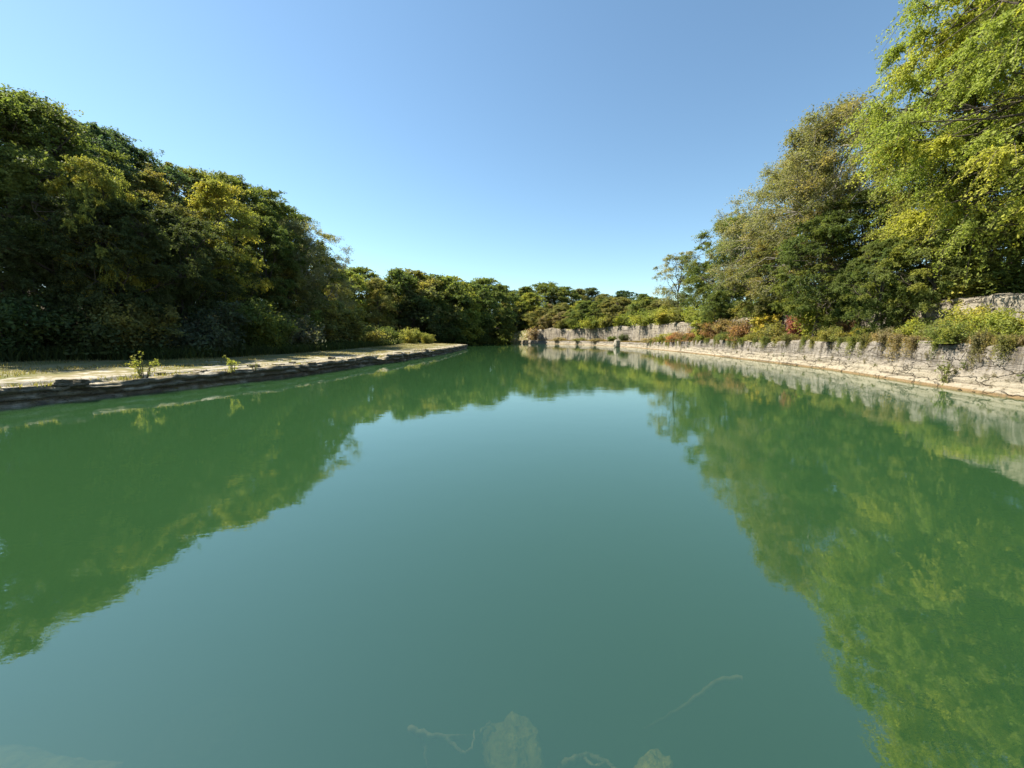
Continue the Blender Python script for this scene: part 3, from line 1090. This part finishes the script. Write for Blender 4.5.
shelf = [
    ('arch', 1018, 1.6, 1.6, 1.3, (.15, .165, .03), .4, "olive yellow bush on the shelf at the right photo edge"),
    ('round', 992, 1.5, 2.1, 1.5, LIME, .5, "leafy yellow green bush near the right edge of the shelf"),
    ('round', 966, 1.6, 2.6, 1.6, (.20, .19, .03), .4, "largest bright yellow green bush in front of the upper wall"),
    ('arch', 946, 1.4, 1.5, 1.3, OLIVE, .3, "drooping olive bush left of the largest yellow green bush"),
    ('arch', 921, 1.5, 1.8, 1.5, LIME, .5, "yellow green bush in front of the bare tan rock face"),
    ('arch', 903, 1.2, 1.2, 1.2, OLIVE, .4, "olive bush hanging over the wall left of the tan face"),
    ('thin', 886, 1.4, 1.3, 1.2, TAN, .2, "dry tan twiggy bush over the near lower wall"),
    ('round', 868, 1.3, 1.3, 1.2, (.19, .18, .03), .4, "small yellow bush between tan and rust brown bushes"),
    ('tall', 848, 1.5, 2.6, 1.3, RUST, .2, "rust brown upright bush on the shelf above the near wall"),
    ('thin', 832, 1.5, 1.7, 1.4, TAN, .3, "thin tan bush right of the pale dead grass"),
    ('round', 818, 1.9, 4.0, 2.0, LIME, .6, "tall bright lime bush right of the red bush"),
    ('tall', 796, 1.6, 3.0, 1.6, (.20, .07, .055), .0, "dusky red bush, the reddest on the right shelf"),
    ('arch', 778, 1.4, 2.0, 1.6, OLIVE, .5, "olive gold bush left of the dusky red bush"),
    ('tall', 764, 1.4, 3.4, 2.0, (.24, .215, .03), .5, "bright yellow bush spilling down the wall"),
    ('arch', 746, 1.3, 2.6, 2.1, RUST, .3, "brown red bush left of the bright yellow bush"),
    ('round', 731, 1.4, 3.0, 2.2, (.13, .10, .05), .3, "dull brown bush on the shelf, second left of the yellow bush"),
    ('round', 717, 1.3, 3.0, 2.4, RUST, .4, "reddish brown bush near the corner of the lower wall"),
    ('tall', 703, 1.0, 4.0, 2.6, LIME, .6, "yellow green bush reaching the water where the near wall ends"),
    ('arch', 694, 1.2, 2.6, 2.6, RUST, .4, "rusty bush hanging low left of the waterside yellow green bush"),
    ('arch', 680, 1.2, 2.2, 2.2, (.20, .09, .045), .2, "red brown patch of bush on the sunlit middle wall"),
    ('round', 668, 1.2, 2.4, 2.2, YELL, .4, "gold green bush against the pale middle wall"),
    ('arch', 654, 1.0, 1.8, 2.6, TAN, .3, "tan bush at the left of the gold green bush"),
    ('round', 624, 1.0, 3.0, 2.0, DARK, .0, "dark green shrub beside the upright white stone"),
    ('round', 612, 1.2, 2.2, 2.2, GREEN, .3, "small green shrub left of the upright white stone"),
    ('arch', 598, 1.0, 1.4, 3.0, TAN, .2, "low dry bush at the bend of the far wall"),
    ('arch', 580, 1.0, 1.6, 3.0, OLIVE, .2, "low olive bush on the far wall shelf"),
    ('arch', 560, 1.0, 1.8, 3.0, TAN, .3, "low tan bush near the left end of the far wall"),
]
for kind, px, off, h, w, c, al, lab in shelf:
    Y = wall_y(px, off)
    k_ = .62 if px > 840 else (.75 if px > 700 else .6)
    bush(kind, px, Y, shelf_z(Y) - .04, h * k_, w * (.62 if px < 660 else (.6 if px > 840 else .8)), c, al, lab, GB)
bush('round', 537, 146, .3, 5.4, 4.2, PINK, .2, "pinkish dry bush standing at the water where the far wall begins", None)
bush('tall', 551, 147, 3.6, 3.0, 3.0, (.14, .11, .08), .2, "greyish dry bush above the pinkish one", None)

# bushes along the top of the upper wall
GT = "bushes along the top of the upper right wall"
tops = [
    (1010, GREEN, .2, "green bush on the wall top at the right photo edge"), (986, LIME, .3, "yellow green bush on the wall top second from the right edge"),
    (955, MID, .2, "mid green bush on the wall top over the pale rock face"), (930, GREEN, .1, "green bush over the bare tan rock face"),
    (905, GREEN, .1, "dark green bush on the wall top left of the tan face"), (880, MID, .3, "light green bush on the wall top over the tan twiggy bush"),
    (858, GREEN, .2, "green bush on the wall top over the rust brown bush"), (838, LIME, .3, "lime bush on the wall top right of the tall lime bush"),
    (806, MID, .4, "green and gold bush on the wall top over the red bush"), (785, GREEN, .2, "green bush on the wall top left of the red bush"),
    (765, GREEN, .2, "deep green bush on the wall top over the yellow bush"), (747, OLIVE, .4, "olive bush on the wall top over the brown red bush"),
    (730, GREEN, .2, "green bush on the wall top near the dense dark tree"), (714, MID, .4, "green gold bush on the wall top near the wall corner"),
    (697, LIME, .4, "lime bush on the wall top left of the wall corner"), (682, OLIVE, .4, "olive bush on the wall top below the thin branching tree"),
    (666, YELL, .4, "yellow bush on the wall top left of the thin tree"), (650, LIME, .3, "small lime bush on the middle wall top"),
    (636, MID, .3, "small mid green bush on the middle wall top"), (622, LIME, .4, "small lime bush on the wall over the white stone"),
    (608, YELL, .4, "small yellow bush on the far wall top"), (594, LIME, .4, "small lime bush at the bend of the far wall top"),
    (578, GREEN, .3, "small green bush on the far curved wall top"), (562, OLIVE, .3, "small olive bush near the left of the far wall top"),
]
for i, (px, c, al, lab) in enumerate(tops):
    Y = wall_y(px, 4.9 if px > 920 else 3.9)
    big = 1.0 + min(Y, 90) / 60
    bush(['round', 'arch', 'round', 'tall'][i % 4], px, Y, top_z(Y) - .1, 1.25 * big, 1.35 * big, c, al, lab, GT)

# wisps rooted in the cracks of the lower wall: many alike
rs = random.Random(5)
for i in range(46):
    y = 12 + 70 * rs.random() ** 1.6
    zz = rs.choice([.35, .45, .55, .8, 1.1, 1.3])
    x = float(XR(y)) - .17
    plant("wall_weed", B['weed'], (x, y, zz), (.34, .34, .34 + .2 * rs.random()), rs.random() * 6, rs.choice([OLIVE, TAN, (.10, .12, .03)]), .2,
          "small weed tuft rooted in a crack of the cream lower wall", "weed", "weeds in cracks of the lower wall", ("stem", "foliage"))
GV = "plants trailing over the rim of the lower wall"
for i in range(44):
    y = 12 + 62 * ((i + rs.random() * .9) / 44) ** 1.15
    x = float(XR(y)) + .12
    w_ = .32 + .35 * rs.random()
    r = plant("trailing_plant", B['drape'] if i % 4 else B['arch'], (x - .1, y, shelf_z(y) - .02), (w_, w_, .35 + .45 * rs.random()), rs.random() * 6,
              rs.choice([OLIVE, TAN, (.15, .15, .04), (.12, .11, .05), (.11, .13, .03), (.10, .12, .04)]), .3,
              "low plant trailing over the rim of the lower right wall", "plant", GV, ("stem", "foliage"))
Y = wall_y(951, -.45)
bush('weed', 951, Y, .08, 1.25, .8, (.13, .14, .03), .4, "leafy sapling growing at the waterline below the right wall", None, "sapling", "sapling")
Y = wall_y(960, .35)
bush('weed', 960, Y, 1.5, .6, .6, (.42, .05, .05), .0, "small scarlet leaved plant over the rim of the near wall", None, "scarlet_plant", "plant")


# low bushy growth closing the gaps under the far wood: nothing tells these apart
rf = random.Random(17)
for i in range(30):
    px = 436 + i * 7.6
    if 510 < px < 540:
        continue
    Y = 153 + rf.random() * 6 if px < 522 else wall_y(px, 6 + 3 * rf.random())
    x = at(px, 335, Y)[0]
    h = 4.5 + 3.5 * rf.random()
    far = P[rf.choice(['far_a', 'far_b', 'far_c'])]
    if px < 522:
        lab, gr = "dark low bushy tree at the shaded back shore of the cove", "low dark trees round the cove"
        c = rf.choice([DARK, DARK, GREEN])
        if px < 470:
            Y = 118 + rf.random() * 14
            x = at(px, 335, Y)[0]
            lab, gr = "low bushy tree closing the wood behind the ledge tip", "low trees behind the ledge tip"
    else:
        lab, gr = "low bushy tree behind the top of the far wall", "low trees behind the far wall"
        c = rf.choice([GREEN, MID, OLIVE, MID, TAN])
    s_ = h / far[2]
    plant("bushy_tree", far, (x, Y, ground_z(x, Y) - .2), (s_ * 1.5, s_ * 1.5, s_), rf.random() * 6, c, .2, lab, "tree", gr, ("trunk", "crown"))


# ------------------------------------------------------------------ grass (stuff)
def build_grass(name, pts, hmin, hmax, color, alpha, label, wid=0.012, seed=1, cat="grass"):
    rng = np.random.default_rng(seed)
    pts = np.asarray(pts)
    n = len(pts)
    h = rng.uniform(hmin, hmax, n)
    d = rng.normal(size=(n, 2)) * 0.35
    az = rng.uniform(0, 6.28, n)
    wv = np.column_stack([np.cos(az), np.sin(az), np.zeros(n)]) * (wid * (1 + h))[:, None]
    tip = pts + np.column_stack([d[:, 0] * h, d[:, 1] * h, h])
    midp = pts + np.column_stack([d[:, 0] * h * .3, d[:, 1] * h * .3, h * .55])
    V = np.stack([pts - wv, pts + wv, midp + wv * .7, midp - wv * .7, midp + wv * .7, midp - wv * .7, tip - wv * .1, tip + wv * .1], 1).reshape(-1, 3)
    b = np.arange(n)[:, None] * 8
    Fc = np.concatenate([b + np.array([[0, 1, 2, 3]]), b + np.array([[5, 4, 7, 6]])])
    tint = np.tile(np.clip(rng.normal(.5, .25, n), 0, 1), 2)
    cl = np.tile(rng.uniform(0, 1, n), 2)
    o = link(name, make_mesh(name, V, Fc, M_LEAF, {"tint": ('FACE', tint), "clump": ('FACE', cl)}))
    o.color = (*color, alpha)
    tag(o, label, cat, kind="stuff")


gp = []
rs = random.Random(3)
while len(gp) < 30000:
    y = 6 + 84 * rs.random() ** 1.5
    xl, xt = float(XL(y)), float(XT(y))
    x = xl - .35 - (xl - xt + 1) * rs.random()
    d = xl - x
    n = mnoise.noise(Vector((x * .55, y * .3, 1))) + .5 * mnoise.noise(Vector((x * 2.5, y * 1.5, 5)))
    if n < 0.22 - 0.045 * d:
        continue
    gp.append((x, y, ground_z(x, y) - .02))
build_grass("dry_grass", gp, 0.04, .15, (.22, .19, .085), .2, "short dry yellow grass covering the flat ledge top", seed=4)
gp = []
while len(gp) < 26000:
    y = 8 + 80 * rs.random() ** 1.4
    xt = float(XT(y))
    x = xt + .9 - 2.4 * rs.random()
    gp.append((x, y, ground_z(x, y) - .02))
build_grass("undergrowth", gp, .2, .75, (.06, .08, .025), .2, "tall dark weeds along the foot of the left wood", wid=.02, seed=5, cat="undergrowth")
gp = []
for i in range(5000):
    y = 6 + 82 * rs.random() ** 1.5
    if mnoise.noise(Vector((0, y * .8, 7))) + .4 * mnoise.noise(Vector((0, y * 4, 9))) < .02:
        continue
    x = float(XL(y)) + rs.uniform(-.35, .05)
    gp.append((x, y, .52))
build_grass("edge_grass", gp, .06, .2, (.24, .22, .08), .3, "tufts of yellow grass on the rim of the left ledge", seed=6)
gp = []
for i in range(30000):
    y = 9 + 130 * rs.random() ** 1.5
    x = float(XR(y)) + rs.uniform(.1, 2.6)
    gp.append((x, y, shelf_z(y) - .06))
build_grass("shelf_grass", gp, .10, .42, (.22, .16, .07), .3, "dry tan weeds on the shelf between the right walls", wid=.018, seed=8)


# ------------------------------------------------------------------ things under the water by the camera
def sub_branch(name, px, py, depth, pts, r, label):
    x0 = []
    tb = Tubes()
    for chain, rr in pts:
        W = []
        for (a, b, dz) in chain:
            # a flat plane `depth` under the surface
            xx = (a - 512) / F
            yc = (384 - b) / F
            fwd = math.cos(PITCH) + yc * math.sin(PITCH)
            up = yc * math.cos(PITCH) - math.sin(PITCH)
            k = (CAM_H + depth) / -up
            W.append((xx * k, fwd * k, -depth + dz))
        W = np.array(W)
        # wiggly resample
        t = np.linspace(0, len(W) - 1, len(W) * 5)
        Wp = np.column_stack([np.interp(t, np.arange(len(W)), W[:, i]) for i in range(3)])
        for _ in range(3):
            Wp[1:-1] = (Wp[:-2] + 2 * Wp[1:-1] + Wp[2:]) / 4
        Wp += np.random.default_rng(len(W)).normal(0, .004, Wp.shape)
        tb.add(Wp, rr * .75 * np.linspace(1, .45, len(Wp)), 7)
    o = link(name, tb.mesh(name, M_WOODSUB))
    tag(o, label, "branch")


sub_branch("sunken_branch", 0, 0, .33, [([(742, 683, .04), (716, 684, .03), (700, 694, 0), (678, 700, -.08), (645, 699, -.22)], .022)], .02,
           "pale curved sunken branch alone at the right of the lower middle")
sub_branch("sunken_branch", 0, 0, .30, [([(409, 738, .06), (424, 739, .03), (447, 738, .0), (465, 724, -.08), (482, 708, -.2), (486, 690, -.35)], .024),
                                        ([(447, 738, 0), (462, 750, -.02), (473, 748, .0), (474, 733, .02)], .014),
                                        ([(480, 724, -.05), (490, 716, -.04), (487, 700, -.2)], .012),
                                        ([(421, 735, .03), (428, 755, -.1), (424, 768, -.2)], .016)], .02,
           "forked sunken branch left of the mossy yellow rock")
sub_branch("sunken_branch", 0, 0, .30, [([(560, 770, .02), (574, 758, .0), (590, 745, -.06), (592, 720, -.3)], .028),
                                        ([(590, 745, -.06), (606, 757, -.03), (618, 770, 0)], .02),
                                        ([(582, 752, -.02), (590, 764, 0), (600, 766, 0), (606, 756, -.02)], .013)], .02,
           "sunken branch forking like a wishbone right of the mossy rock")


def sub_point(px, py, depth):
    xx = (px - 512) / F
    yc = (384 - py) / F
    fwd = math.cos(PITCH) + yc * math.sin(PITCH)
    up = yc * math.cos(PITCH) - math.sin(PITCH)
    k = (CAM_H + depth) / -up
    return (xx * k, fwd * k, -depth)


for (px, py, dp, sz, sd_, rt, lab) in [
    (515, 757, .47, (.17, .20, .12), 3.3, .2, "yellow mossy sunken rock at the bottom middle"),
    (655, 784, .40, (.13, .10, .12), 6.1, .5, "small sunken rock cut by the bottom edge right of middle"),
    (8, 800, .42, (.60, .22, .10), 9.4, -.1, "flat pale sunken slab in the bottom left corner"),
    (205, 738, .78, (.32, .24, .12), 1.9, .4, "dim round sunken rock right of the corner slab"),
]:
    rock("sunken_rock", sub_point(px, py, dp), sz, M_ROCKSUB, sd_, lab, .35, rt)
